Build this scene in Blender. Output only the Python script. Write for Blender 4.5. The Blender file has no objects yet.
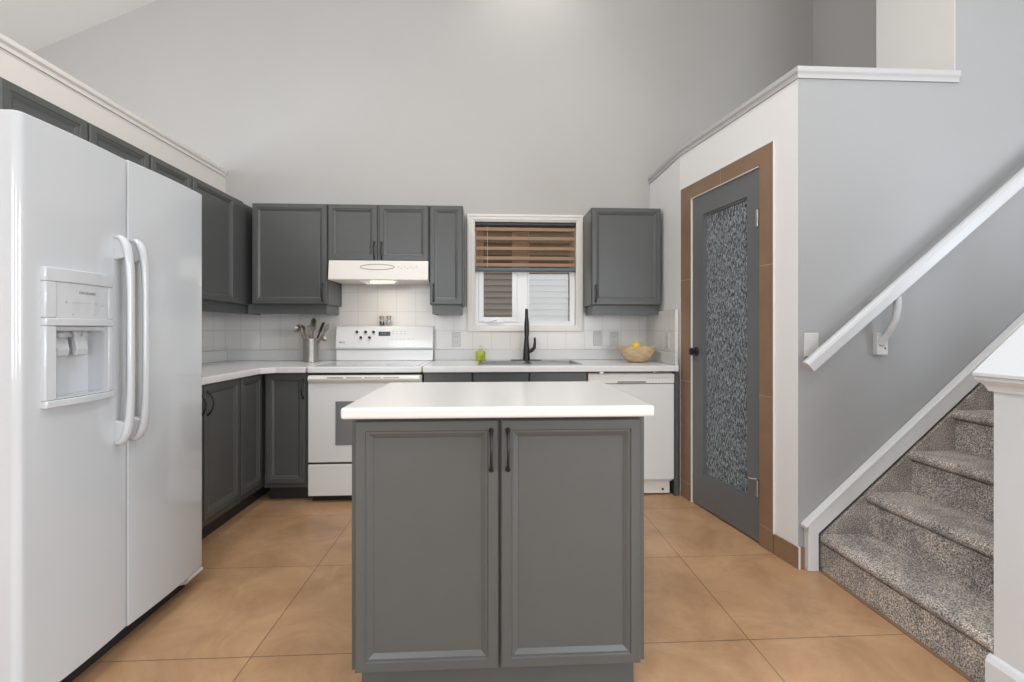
import bpy, bmesh, math, random
from mathutils import Vector, Matrix
random.seed(7)
C = bpy.context.scene
PI = math.pi
COL = C.collection

# ------------------------------------------------------------------ camera
cd = bpy.data.cameras.new('camera'); cam = bpy.data.objects.new('camera', cd); COL.objects.link(cam)
cam.location = (0, 0, 1.16)
cam.rotation_euler = (PI/2, 0, -math.atan(22/450))
cd.sensor_width = 36; cd.lens = 36*450/1024
cd.shift_y = -11/1024
cd.clip_start = 0.05
C.camera = cam
# ------------------------------------------------------------------ world, lights, exposure
w = bpy.data.worlds.new('world'); C.world = w; w.use_nodes = True
bg = w.node_tree.nodes['Background']; bg.inputs[0].default_value = (1.0, 0.97, 0.94, 1); bg.inputs[1].default_value = 1.15
C.view_settings.view_transform = 'Standard'; C.view_settings.look = 'None'
C.view_settings.exposure = 0.0; C.view_settings.gamma = 1.0; C.view_settings.use_curve_mapping = False
def area(name, loc, rot, sx, sy, power, col):
    l = bpy.data.lights.new(name, 'AREA'); l.shape = 'RECTANGLE'; l.size = sx; l.size_y = sy
    l.energy = power; l.color = col
    o = bpy.data.objects.new(name, l); COL.objects.link(o); o.location = loc; o.rotation_euler = rot
    return o
def spot(name, loc, power, col, deg=110, blend=0.8, aim=None, rad=0.05):
    l = bpy.data.lights.new(name, 'SPOT'); l.energy = power; l.color = col
    l.spot_size = math.radians(deg); l.spot_blend = blend; l.shadow_soft_size = rad
    o = bpy.data.objects.new(name, l); COL.objects.link(o); o.location = loc
    if aim: o.rotation_euler = (Vector(aim)-Vector(loc)).to_track_quat('-Z', 'Y').to_euler()
    return o
# daylight entering by the two big windows in the wall behind the camera and the ones left of it
area('daylight_rear_west', (-1.9, -3.80, 1.75), (PI/2, 0, 0), 2.2, 2.2, 74, (0.86, 0.93, 1.0))
area('daylight_rear_east', (1.9, -3.80, 1.75), (PI/2, 0, 0), 2.2, 2.2, 82, (0.86, 0.93, 1.0))
area('daylight_west', (-4.40, 0.2, 2.0), (PI/2, 0, -PI/2), 2.6, 1.6, 110, (0.88, 0.94, 1.0))
area('added_light_east', (4.40, -1.2, 1.7), (PI/2, 0, PI/2), 2.6, 1.9, 150, (0.86, 0.93, 1.0))  # added light from the right, brightens refrigerator and left cabinets
# ceiling lamps of the vaulted room
for q, (lx, ly, lz, pw) in enumerate(((-1.1, 1.5, 4.3, 62), (1.0, 1.2, 4.5, 62), (-1.0, -1.2, 4.3, 58), (1.2, -1.4, 4.4, 58))):
    spot('ceiling_lamp_light', (lx, ly, lz), pw*1.7, (1.0, 0.955, 0.90), 150, 0.9, (lx, ly, 0), 0.25)
spot('wall_washer_light', (0.33, 3.30, 4.55), 20, (1.0, 0.93, 0.82), 90, 1.0, (0.33, 3.70, 3.8), 0.1)

# ------------------------------------------------------------------ materials
def newmat(name):
    m = bpy.data.materials.new(name); m.use_nodes = True
    return m, m.node_tree.nodes, m.node_tree.links, m.node_tree.nodes['Principled BSDF']
def plain(name, col, rough=0.5, metal=0.0, spec=0.5, noise=0.0, nscale=8.0, bump=0.0, bscale=200.0, coat=0.0, emit=None, es=1.0):
    m, N, L, P = newmat(name)
    P.inputs['Base Color'].default_value = (*col, 1); P.inputs['Roughness'].default_value = rough
    P.inputs['Metallic'].default_value = metal; P.inputs['Specular IOR Level'].default_value = spec
    P.inputs['Coat Weight'].default_value = coat
    if emit: P.inputs['Emission Color'].default_value = (*emit, 1); P.inputs['Emission Strength'].default_value = es
    tc = N.new('ShaderNodeTexCoord')
    if noise > 0:
        n = N.new('ShaderNodeTexNoise'); n.inputs['Scale'].default_value = nscale; n.inputs['Detail'].default_value = 5
        r = N.new('ShaderNodeValToRGB')
        r.color_ramp.elements[0].position = .3; r.color_ramp.elements[1].position = .7
        r.color_ramp.elements[0].color = (*[c*(1-noise) for c in col], 1); r.color_ramp.elements[1].color = (*[min(1, c*(1+noise)) for c in col], 1)
        L.new(tc.outputs['Object'], n.inputs['Vector']); L.new(n.outputs['Fac'], r.inputs['Fac']); L.new(r.outputs['Color'], P.inputs['Base Color'])
    if bump > 0:
        n2 = N.new('ShaderNodeTexNoise'); n2.inputs['Scale'].default_value = bscale; n2.inputs['Detail'].default_value = 3
        b = N.new('ShaderNodeBump'); b.inputs['Strength'].default_value = bump; b.inputs['Distance'].default_value = 0.002
        L.new(tc.outputs['Object'], n2.inputs['Vector']); L.new(n2.outputs['Fac'], b.inputs['Height']); L.new(b.outputs['Normal'], P.inputs['Normal'])
    return m
M = {}
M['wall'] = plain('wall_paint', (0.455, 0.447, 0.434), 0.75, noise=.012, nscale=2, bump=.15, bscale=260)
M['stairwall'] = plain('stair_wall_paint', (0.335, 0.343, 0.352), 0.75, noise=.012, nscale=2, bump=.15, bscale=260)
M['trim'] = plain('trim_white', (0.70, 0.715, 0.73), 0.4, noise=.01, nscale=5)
M['pwall'] = plain('pantry_wall_paint', (0.80, 0.805, 0.81), 0.7, noise=.01, nscale=2, bump=.12, bscale=260)
M['knee'] = plain('knee_wall_paint', (0.70, 0.735, 0.775), 0.45, noise=.01, nscale=4)
M['leftwall'] = plain('left_wall_paint', (0.72, 0.685, 0.64), 0.75, noise=.01, nscale=2)
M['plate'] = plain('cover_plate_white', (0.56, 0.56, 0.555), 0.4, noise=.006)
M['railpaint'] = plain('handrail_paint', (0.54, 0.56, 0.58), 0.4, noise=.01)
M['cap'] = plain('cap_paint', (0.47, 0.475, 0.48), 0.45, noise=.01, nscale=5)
M['doorpaint'] = plain('door_grey_paint', (0.135, 0.142, 0.150), 0.4, noise=.03, nscale=6)
M['loft'] = plain('loft_wall_lit_paint', (0.66, 0.655, 0.64), 0.7, noise=.01, nscale=2)  # paler than the other walls: light falling on this side is painted in
M['ceil'] = plain('ceiling_paint', (0.80, 0.80, 0.79), 0.85, bump=.5, bscale=90)
M['cab'] = plain('grey_cabinet_paint', (0.086, 0.090, 0.0885), 0.33, noise=.03, nscale=5, bump=.05, bscale=300)
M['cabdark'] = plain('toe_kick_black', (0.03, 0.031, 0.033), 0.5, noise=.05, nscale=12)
M['counter'] = plain('white_laminate', (0.71, 0.705, 0.70), 0.22, noise=.015, nscale=60)
M['lip'] = plain('laminate_backsplash', (0.62, 0.62, 0.61), 0.3, noise=.015, nscale=60)
M['fridge'] = plain('refrigerator_enamel', (0.55, 0.575, 0.60), 0.16, noise=.006, nscale=6, coat=.5)
M['appl'] = plain('appliance_white', (0.76, 0.77, 0.775), 0.22, noise=.006, nscale=6, coat=.4)
M['applwarm'] = plain('appliance_warm_white', (0.80, 0.775, 0.73), 0.3, noise=.006, nscale=6)
M['plastic'] = plain('white_plastic', (0.74, 0.745, 0.74), 0.35, noise=.006, nscale=9)
M['greyplastic'] = plain('grey_plastic', (0.30, 0.30, 0.30), 0.4, noise=.02, nscale=9)
M['black'] = plain('black_metal', (0.012, 0.012, 0.013), 0.38, spec=.5, noise=.05, nscale=20)
M['steel'] = plain('brushed_steel', (0.46, 0.45, 0.43), 0.34, metal=1, noise=.06, nscale=40)
M['sinksteel'] = plain('sink_steel', (0.20, 0.20, 0.205), 0.32, metal=1, noise=.08, nscale=30)
M['utensil'] = plain('utensil_steel', (0.42, 0.36, 0.32), 0.35, metal=.85, noise=.12, nscale=40)
M['blackplastic'] = plain('black_plastic', (0.02, 0.018, 0.017), 0.4, noise=.05, nscale=30)
M['ovenglass'] = plain('oven_glass', (0.19, 0.195, 0.20), 0.12, noise=.02, nscale=9)
M['cooktop'] = plain('cooktop_glass', (0.50, 0.50, 0.50), 0.1, noise=.03, nscale=160)
M['print'] = plain('grey_print', (0.16, 0.16, 0.17), 0.5, noise=.02)
M['printlight'] = plain('pale_print', (0.42, 0.43, 0.44), 0.5, noise=.02)
M['display'] = plain('display_glass', (0.03, 0.035, 0.035), 0.15, noise=.02)
M['digits'] = plain('display_digits', (0.2, 0.3, 0.28), 0.5, emit=(0.6, 0.9, 0.85), es=.12)
M['lens'] = plain('hood_lens', (0.9, 0.86, 0.75), 0.4, emit=(1.0, 0.86, 0.6), es=1.3)
M['vinyl'] = plain('window_vinyl', (0.86, 0.87, 0.88), 0.35, noise=.006)
M['casing'] = plain('window_casing_paint', (0.74, 0.72, 0.69), 0.4, noise=.01)
M['lemon'] = plain('lemon_skin', (0.78, 0.56, 0.05), 0.45, noise=.12, nscale=30, bump=.5, bscale=400)
M['green'] = plain('lime_green_soap', (0.36, 0.42, 0.04), 0.25, noise=.05, nscale=30)
M['clearcap'] = plain('pump_cap', (0.6, 0.6, 0.56), 0.3, noise=.02)
M['blackrubber'] = plain('black_rubber', (0.015, 0.015, 0.015), 0.7, noise=.05)
M['pepper'] = plain('ground_pepper', (0.06, 0.045, 0.035), 0.8, noise=.5, nscale=300)
M['salt'] = plain('white_salt', (0.7, 0.68, 0.64), 0.8, noise=.1, nscale=300)
M['chrome'] = plain('chrome', (0.75, 0.75, 0.75), 0.15, metal=1, noise=.02)
M['grass'] = plain('lawn', (0.10, 0.16, 0.05), 0.9, noise=.3, nscale=6)
M['rail'] = plain('blind_rail_blue_grey', (0.10, 0.13, 0.16), 0.4, noise=.03)

def wood(name, c1, c2, scale, axis=(1, 1, 6), rough=.45):
    m, N, L, P = newmat(name)
    tc = N.new('ShaderNodeTexCoord'); mp = N.new('ShaderNodeMapping'); mp.inputs['Scale'].default_value = axis
    wv = N.new('ShaderNodeTexNoise'); wv.inputs['Scale'].default_value = scale; wv.inputs['Detail'].default_value = 6
    r = N.new('ShaderNodeValToRGB'); r.color_ramp.elements[0].color = (*c1, 1); r.color_ramp.elements[1].color = (*c2, 1)
    r.color_ramp.elements[0].position = .35; r.color_ramp.elements[1].position = .65
    L.new(tc.outputs['Object'], mp.inputs['Vector']); L.new(mp.outputs['Vector'], wv.inputs['Vector'])
    L.new(wv.outputs['Fac'], r.inputs['Fac']); L.new(r.outputs['Color'], P.inputs['Base Color'])
    P.inputs['Roughness'].default_value = rough
    return m
M['bowlwood'] = wood('pale_bowl_wood', (0.52, 0.36, 0.21), (0.68, 0.52, 0.34), 18, (1, 1, 5))

def tiles(name, c1, c2, grout, size, msize, origin, plane, rough, bump=.4, noise=0.0, clouds=None, spec=.5, wide=None):
    """square tiles from the brick texture; plane 'XY', 'XZ' or 'YZ' in world metres"""
    m, N, L, P = newmat(name)
    tc = N.new('ShaderNodeTexCoord'); sp = N.new('ShaderNodeSeparateXYZ'); cb = N.new('ShaderNodeCombineXYZ')
    L.new(tc.outputs['Object'], sp.inputs[0])
    for i, ax in enumerate(plane):
        a = N.new('ShaderNodeMath'); a.operation = 'SUBTRACT'; a.inputs[1].default_value = origin[i] - (wide if wide and i == 0 else size)*200
        L.new(sp.outputs[ax], a.inputs[0]); L.new(a.outputs[0], cb.inputs[i])
    b = N.new('ShaderNodeTexBrick'); b.offset = 0; b.squash = 1; b.offset_frequency = 1
    b.inputs['Scale'].default_value = 1; b.inputs['Brick Width'].default_value = wide or size; b.inputs['Row Height'].default_value = size
    b.inputs['Mortar Size'].default_value = msize; b.inputs['Mortar Smooth'].default_value = .3; b.inputs['Bias'].default_value = 0
    b.inputs['Color1'].default_value = (*c1, 1); b.inputs['Color2'].default_value = (*c2, 1); b.inputs['Mortar'].default_value = (*grout, 1)
    L.new(cb.outputs[0], b.inputs['Vector'])
    out = b.outputs['Color']
    if clouds:
        n = N.new('ShaderNodeTexNoise'); n.inputs['Scale'].default_value = clouds[0]; n.inputs['Detail'].default_value = 10; n.inputs['Roughness'].default_value = .70
        n.inputs['Distortion'].default_value = .6
        L.new(tc.outputs['Object'], n.inputs['Vector'])
        r = N.new('ShaderNodeValToRGB'); r.color_ramp.elements[0].position = .3; r.color_ramp.elements[1].position = .72
        r.color_ramp.elements[0].color = (*clouds[1], 1); r.color_ramp.elements[1].color = (*clouds[2], 1)
        L.new(n.outputs['Fac'], r.inputs['Fac'])
        mx = N.new('ShaderNodeMix'); mx.data_type = 'RGBA'; mx.blend_type = 'MULTIPLY'; mx.inputs[0].default_value = 1
        L.new(out, mx.inputs[6]); L.new(r.outputs['Color'], mx.inputs[7]); out = mx.outputs[2]
    L.new(out, P.inputs['Base Color']); P.inputs['Roughness'].default_value = rough
    P.inputs['Specular IOR Level'].default_value = spec
    bp = N.new('ShaderNodeBump'); bp.inputs['Strength'].default_value = bump; bp.inputs['Distance'].default_value = 0.002; bp.invert = True
    L.new(b.outputs['Fac'], bp.inputs['Height']); L.new(bp.outputs['Normal'], P.inputs['Normal'])
    return m
M['floor'] = tiles('tan_floor_tile', (0.46, 0.285, 0.160), (0.49, 0.31, 0.180), (0.21, 0.13, 0.075), .6165, .0024, (-.8465, 1.6405), 'XY', .34, .4, wide=.9083,
                   clouds=(3.4, (.72, .67, .62), (1.20, 1.20, 1.20)))
TW = ((0.70, 0.68, 0.65), (0.72, 0.70, 0.67), (0.58, 0.565, 0.54))
M['wtile'] = tiles('white_wall_tile', *TW, .1545, .0024, (.012, 1.0), 'XZ', .2, .3)
M['wtileside'] = tiles('white_wall_tile_side', *TW, .1545, .003, (3.70, 1.0), 'YZ', .2, .5)
M['browntile'] = tiles('brown_frame_tile', (0.265, 0.170, 0.103), (0.24, 0.155, 0.097), (0.42, 0.35, 0.28), .6945, .0018, (.452, .115), 'XZ', .45, .3,
                       clouds=(3.5, (.85, .85, .86), (1.15, 1.12, 1.10)))
def carpet():
    m, N, L, P = newmat('speckled_carpet')
    tc = N.new('ShaderNodeTexCoord')
    n = N.new('ShaderNodeTexNoise'); n.inputs['Scale'].default_value = 230; n.inputs['Detail'].default_value = 3
    n2 = N.new('ShaderNodeTexNoise'); n2.inputs['Scale'].default_value = 9; n2.inputs['Detail'].default_value = 3
    r = N.new('ShaderNodeValToRGB'); e = r.color_ramp.elements
    e[0].position = .34; e[0].color = (0.11, 0.105, 0.10, 1); e[1].position = .66; e[1].color = (0.86, 0.80, 0.75, 1)
    x = e.new(.5); x.color = (0.40, 0.37, 0.345, 1)
    r2 = N.new('ShaderNodeValToRGB'); r2.color_ramp.elements[0].color = (.78, .78, .79, 1); r2.color_ramp.elements[1].color = (1.1, 1.08, 1.05, 1)
    r2.color_ramp.elements[0].position = .4; r2.color_ramp.elements[1].position = .6
    mx = N.new('ShaderNodeMix'); mx.data_type = 'RGBA'; mx.blend_type = 'MULTIPLY'; mx.inputs[0].default_value = 1
    for q in (n, n2): L.new(tc.outputs['Object'], q.inputs['Vector'])
    L.new(n.outputs['Fac'], r.inputs['Fac']); L.new(n2.outputs['Fac'], r2.inputs['Fac'])
    L.new(r.outputs['Color'], mx.inputs[6]); L.new(r2.outputs['Color'], mx.inputs[7]); L.new(mx.outputs[2], P.inputs['Base Color'])
    P.inputs['Roughness'].default_value = .95; P.inputs['Specular IOR Level'].default_value = .1
    b = N.new('ShaderNodeBump'); b.inputs['Strength'].default_value = .9; b.inputs['Distance'].default_value = .006
    L.new(n.outputs['Fac'], b.inputs['Height']); L.new(b.outputs['Normal'], P.inputs['Normal'])
    return m
M['carpet'] = carpet()
def rainglass():
    m, N, L, P = newmat('rain_glass')
    tc = N.new('ShaderNodeTexCoord'); mp = N.new('ShaderNodeMapping'); mp.inputs['Scale'].default_value = (330, 60, 42)
    L.new(tc.outputs['Object'], mp.inputs['Vector'])
    n = N.new('ShaderNodeTexNoise'); n.inputs['Scale'].default_value = 1; n.inputs['Detail'].default_value = 4; n.inputs['Distortion'].default_value = .8
    L.new(mp.outputs[0], n.inputs['Vector'])
    b = N.new('ShaderNodeBump'); b.inputs['Strength'].default_value = 1; b.inputs['Distance'].default_value = .012
    L.new(n.outputs['Fac'], b.inputs['Height'])
    g = N.new('ShaderNodeBsdfDiffuse'); g.inputs['Color'].default_value = (.60, .67, .73, 1)  # pale bluish flecks painted in for broken reflections of window light
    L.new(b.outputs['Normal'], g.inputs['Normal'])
    P.inputs['Base Color'].default_value = (.03, .034, .038, 1); P.inputs['Roughness'].default_value = .10; P.inputs['Transmission Weight'].default_value = .45
    P.inputs['Specular IOR Level'].default_value = .9
    L.new(b.outputs['Normal'], P.inputs['Normal'])
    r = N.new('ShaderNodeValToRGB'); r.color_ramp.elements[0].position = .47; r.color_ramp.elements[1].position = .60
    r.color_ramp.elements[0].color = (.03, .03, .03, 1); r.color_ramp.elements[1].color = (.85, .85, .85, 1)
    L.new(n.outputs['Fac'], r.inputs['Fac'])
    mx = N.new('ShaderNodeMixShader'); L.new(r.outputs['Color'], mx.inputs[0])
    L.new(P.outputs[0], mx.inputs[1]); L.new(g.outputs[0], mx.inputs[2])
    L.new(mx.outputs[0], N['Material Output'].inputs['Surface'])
    return m
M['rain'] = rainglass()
def clear(name, tint, fac=.06, dark=None):
    m, N, L, P = newmat(name)
    t = N.new('ShaderNodeBsdfTransparent'); t.inputs[0].default_value = (*tint, 1)
    g = N.new('ShaderNodeBsdfGlossy'); g.inputs['Roughness'].default_value = .02
    mx = N.new('ShaderNodeMixShader'); mx.inputs[0].default_value = fac
    L.new(t.outputs[0], mx.inputs[1]); L.new(g.outputs[0], mx.inputs[2])
    L.new(mx.outputs[0], N['Material Output'].inputs['Surface'])
    return m
M['pane'] = clear('window_pane', (.97, .98, .98), .05)
M['jar'] = clear('jar_glass', (.85, .85, .85), .2)
def screen():
    m, N, L, P = newmat('insect_screen')
    P.inputs['Base Color'].default_value = (.10, .10, .11, 1); P.inputs['Roughness'].default_value = .7
    t = N.new('ShaderNodeBsdfTransparent'); mx = N.new('ShaderNodeMixShader'); mx.inputs[0].default_value = .07
    L.new(t.outputs[0], mx.inputs[1]); L.new(P.outputs[0], mx.inputs[2]); L.new(mx.outputs[0], N['Material Output'].inputs['Surface'])
    return m
M['screen'] = screen()
def zebra(solid):
    m, N, L, P = newmat('shade_band' if solid else 'shade_sheer')
    tc = N.new('ShaderNodeTexCoord'); mp = N.new('ShaderNodeMapping'); mp.inputs['Scale'].default_value = (5, 1, 300)
    n = N.new('ShaderNodeTexNoise'); n.inputs['Scale'].default_value = 1; L.new(tc.outputs['Object'], mp.inputs[0]); L.new(mp.outputs[0], n.inputs['Vector'])
    r = N.new('ShaderNodeValToRGB'); c = ((.46, .30, .18), (.72, .54, .38)) if solid else ((.13, .075, .045), (.26, .16, .10))
    r.color_ramp.elements[0].color = (*c[0], 1); r.color_ramp.elements[1].color = (*c[1], 1)
    L.new(n.outputs['Fac'], r.inputs['Fac']); L.new(r.outputs['Color'], P.inputs['Base Color']); P.inputs['Roughness'].default_value = .8
    tl = N.new('ShaderNodeBsdfTranslucent'); L.new(r.outputs['Color'], tl.inputs[0])
    m1 = N.new('ShaderNodeMixShader'); m1.inputs[0].default_value = .45; L.new(P.outputs[0], m1.inputs[1]); L.new(tl.outputs[0], m1.inputs[2])
    t = N.new('ShaderNodeBsdfTransparent'); t.inputs[0].default_value = (.9, .85, .8, 1)
    m2 = N.new('ShaderNodeMixShader'); m2.inputs[0].default_value = .06 if solid else .945
    L.new(m1.outputs[0], m2.inputs[1]); L.new(t.outputs[0], m2.inputs[2]); L.new(m2.outputs[0], N['Material Output'].inputs['Surface'])
    return m
M['band'] = zebra(True); M['sheer'] = zebra(False)
def siding():
    m, N, L, P = newmat('vinyl_siding'); P.inputs['Base Color'].default_value = (.60, .535, .475, 1); P.inputs['Roughness'].default_value = .6
    tc = N.new('ShaderNodeTexCoord'); n = N.new('ShaderNodeTexNoise'); n.inputs['Scale'].default_value = 30
    b = N.new('ShaderNodeBump'); b.inputs['Strength'].default_value = .1; L.new(tc.outputs['Object'], n.inputs['Vector']); L.new(n.outputs['Fac'], b.inputs['Height']); L.new(b.outputs[0], P.inputs['Normal'])
    return m
M['siding'] = siding()

# ------------------------------------------------------------------ mesh helpers
class MB:
    def __init__(s): s.bm = bmesh.new()
    def box(s, x0, x1, y0, y1, z0, z1):
        v = [s.bm.verts.new(p) for p in ((x0,y0,z0),(x1,y0,z0),(x1,y1,z0),(x0,y1,z0),(x0,y0,z1),(x1,y0,z1),(x1,y1,z1),(x0,y1,z1))]
        for f in ((3,2,1,0),(4,5,6,7),(0,1,5,4),(1,2,6,5),(2,3,7,6),(3,0,4,7)): s.bm.faces.new([v[i] for i in f])
        return s
    def prism(s, pts, a0, a1, axis='Z'):
        """polygon pts extruded along axis; pts are the two other coordinates in order"""
        def mk(p, a):
            return {'Z': (p[0], p[1], a), 'Y': (p[0], a, p[1]), 'X': (a, p[0], p[1])}[axis]
        b = [s.bm.verts.new(mk(p, a0)) for p in pts]; t = [s.bm.verts.new(mk(p, a1)) for p in pts]
        n = len(pts); s.bm.faces.new(b[::-1]); s.bm.faces.new(t)
        for i in range(n): s.bm.faces.new((b[i], b[(i+1) % n], t[(i+1) % n], t[i]))
        return s
    def lathe(s, prof, loc=(0, 0, 0), n=28, M=None, closed=True):
        """prof list of (r, h); around z"""
        rings = []
        for r, h in prof:
            if r < 1e-6: rings.append([s.bm.verts.new(s._t((0, 0, h), loc, M))])
            else: rings.append([s.bm.verts.new(s._t((r*math.cos(2*PI*i/n), r*math.sin(2*PI*i/n), h), loc, M)) for i in range(n)])
        for a, b in zip(rings, rings[1:]):
            if len(a) == 1 and len(b) == 1: continue
            for i in range(n):
                j = (i+1) % n
                if len(a) == 1: s.bm.faces.new((a[0], b[i], b[j]))
                elif len(b) == 1: s.bm.faces.new((a[i], a[j], b[0]))
                else: s.bm.faces.new((a[i], a[j], b[j], b[i]))
        if closed:
            if len(rings[0]) > 1: s.bm.faces.new(rings[0][::-1])
            if len(rings[-1]) > 1: s.bm.faces.new(rings[-1])
        return s
    def _t(s, p, loc, M):
        p = Vector(p)
        if M is not None: p = M @ p
        return p + Vector(loc)
    def tube(s, pts, rad, n=12, cap=True, flat=(1, 1), up=None):
        """swept ellipse along pts; rad scalar or list; flat=(a,b) scales the two cross axes"""
        pts = [Vector(p) for p in pts]
        if not hasattr(rad, '__len__'): rad = [rad]*len(pts)
        rings = []; ref = Vector(up) if up else None
        for i, p in enumerate(pts):
            t = (pts[min(i+1, len(pts)-1)] - pts[max(i-1, 0)]).normalized()
            if ref is None: ref = Vector((0, 0, 1)) if abs(t.z) < .9 else Vector((1, 0, 0))
            a = (ref - t*ref.dot(t)).normalized(); b = t.cross(a); ref = a
            rings.append([s.bm.verts.new(p + (a*math.cos(2*PI*k/n)*flat[0] + b*math.sin(2*PI*k/n)*flat[1])*rad[i]) for k in range(n)])
        for A, B in zip(rings, rings[1:]):
            for k in range(n): s.bm.faces.new((A[k], A[(k+1) % n], B[(k+1) % n], B[k]))
        if cap: s.bm.faces.new(rings[0][::-1]); s.bm.faces.new(rings[-1])
        return s
    def rings(s, x0, x1, z0, z1, prof, back):
        """nested rectangles facing -Y: prof = [(inset, y)], closed at the back plane"""
        R = []
        for ins, y in [(0, back)] + prof:
            R.append([s.bm.verts.new(p) for p in ((x0+ins, y, z0+ins), (x1-ins, y, z0+ins), (x1-ins, y, z1-ins), (x0+ins, y, z1-ins))])
        s.bm.faces.new(R[0][::-1])
        for a, b in zip(R, R[1:]):
            for i in range(4): s.bm.faces.new((a[i], a[(i+1) % 4], b[(i+1) % 4], b[i]))
        s.bm.faces.new(R[-1]); return s
    def build(s, name, mat, parent=None, bevel=0, smooth=False, seg=2):
        bmesh.ops.recalc_face_normals(s.bm, faces=s.bm.faces)
        me = bpy.data.meshes.new(name); s.bm.to_mesh(me); s.bm.free()
        if not isinstance(mat, (list, tuple)): mat = [mat]
        for m in mat: me.materials.append(m)
        o = bpy.data.objects.new(name, me); COL.objects.link(o)
        if parent: o.parent = parent
        if smooth:
            for p in me.polygons: p.use_smooth = True
            try: me.set_sharp_from_angle(angle=math.radians(40))
            except Exception: pass
        if bevel:
            b = o.modifiers.new('bevel', 'BEVEL'); b.width = bevel; b.segments = seg; b.limit_method = 'ANGLE'; b.angle_limit = math.radians(35)
            b.harden_normals = False
        return o
def thing(name, label, cat, loc=(0, 0, 0), rotz=0, group=None):
    o = bpy.data.objects.new(name, None); COL.objects.link(o); o.empty_display_size = .1
    o.location = loc; o.rotation_euler = (0, 0, rotz); o['label'] = label; o['category'] = cat
    if group: o['group'] = group
    return o
def tag(o, label, cat, group=None):
    o['label'] = label; o['category'] = cat
    if group: o['group'] = group
    return o
def struct(name, mb, mat, label, cat, **k):
    o = mb.build(name, mat, **k); o['kind'] = 'structure'; o['label'] = label; o['category'] = cat; return o
def sthing(name, label, cat, loc=(0, 0, 0), rotz=0):
    o = thing(name, label, cat, loc, rotz); o['kind'] = 'structure'; return o
def cut(o, mb):
    """boolean-subtract mb from mesh object o, applied"""
    c = mb.build('cutter', M['black']); c.parent = o.parent
    b = o.modifiers.new('cut', 'BOOLEAN'); b.operation = 'DIFFERENCE'; b.object = c; b.solver = 'EXACT'
    bpy.context.view_layer.update()
    dg = bpy.context.evaluated_depsgraph_get()
    me = bpy.data.meshes.new_from_object(o.evaluated_get(dg)); o.modifiers.clear(); o.data = me
    bpy.data.objects.remove(c)
def text(name, body, size, mat, parent, loc, rot, depth=.0004):
    cu = bpy.data.curves.new(name, 'FONT'); cu.body = body; cu.size = size; cu.extrude = depth; cu.align_x = 'CENTER'; cu.align_y = 'CENTER'
    t = bpy.data.objects.new('tmp', cu); COL.objects.link(t)
    dg = bpy.context.evaluated_depsgraph_get(); me = bpy.data.meshes.new_from_object(t.evaluated_get(dg)); bpy.data.objects.remove(t)
    mt = Matrix.Translation(loc) @ rot.to_4x4(); me.transform(mt); me.materials.clear(); me.materials.append(mat)
    o = bpy.data.objects.new(name, me); COL.objects.link(o); o.parent = parent; return o
RX = Matrix.Rotation(PI/2, 3, 'X')                              # lettering facing -Y
RPX = Matrix.Rotation(PI/2, 3, 'Z') @ Matrix.Rotation(PI/2, 3, 'X')   # lettering facing +X
FAC = Matrix.Rotation(PI/2, 3, 'X')                             # lathe axis z -> -Y

# ------------------------------------------------------------------ the setting
YB = 3.72; XL = -2.12; LEDGE = 2.44
struct('floor', MB().box(-4.5, 4.5, -4.0, YB, -.1, 0), M['floor'], 'tan ceramic floor tiles with thin brown grout', 'floor')
wb = MB()
wx0, wx1, wz0, wz1 = -.131, .722, 1.190, 2.06
wb.box(-4.5, wx0, YB, YB+.18, 0, 5.4); wb.box(wx1, 4.5, YB, YB+.18, 0, 5.4)
wb.box(wx0, wx1, YB, YB+.18, 0, wz0); wb.box(wx0, wx1, YB, YB+.18, wz1, 5.4)
struct('wall_back', wb, M['wall'], 'tall light grey back wall above the kitchen cabinets', 'wall')
struct('wall_left', MB().box(XL-.14, XL, .4, YB, 0, LEDGE-.056), M['leftwall'], 'half-height left wall behind the refrigerator and left cabinets', 'wall')
A0 = Vector((1.34, 3.12)); B0 = Vector((1.498, 2.12)); ang = math.atan2(B0.y-A0.y, B0.x-A0.x); WLEN = (B0-A0).length
# pantry side wall (tiled lower part is a separate panel), angled wall with the doorway
struct('wall_right', MB().box(1.3402, 1.44, 3.1195, YB, 0, LEDGE-.056), M['pwall'], 'short white wall right of the kitchen counter', 'wall')
PW = sthing('wall_pantry', 'white angled wall holding the pantry door', 'wall', (A0.x, A0.y, 0), ang)
m_ = MB(); dl, dr, dt = .148, .768, 2.046       # door opening along the angled wall; local x along wall, +y points into the pantry
m_.box(0, dl, 0, .11, 0, LEDGE-.056); m_.box(dr, WLEN, 0, .11, 0, LEDGE-.056); m_.box(dl, dr, 0, .11, dt, LEDGE-.056)
m_.build('wall_panel', M['pwall'], PW)
struct('wall_stair', MB().box(B0.x, 2.305, 2.12, 2.24, 0, LEDGE-.056).box(2.305, 4.5, 2.12, 2.24, 0, 5.2), M['stairwall'], 'grey wall rising beside the staircase', 'wall')
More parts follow.
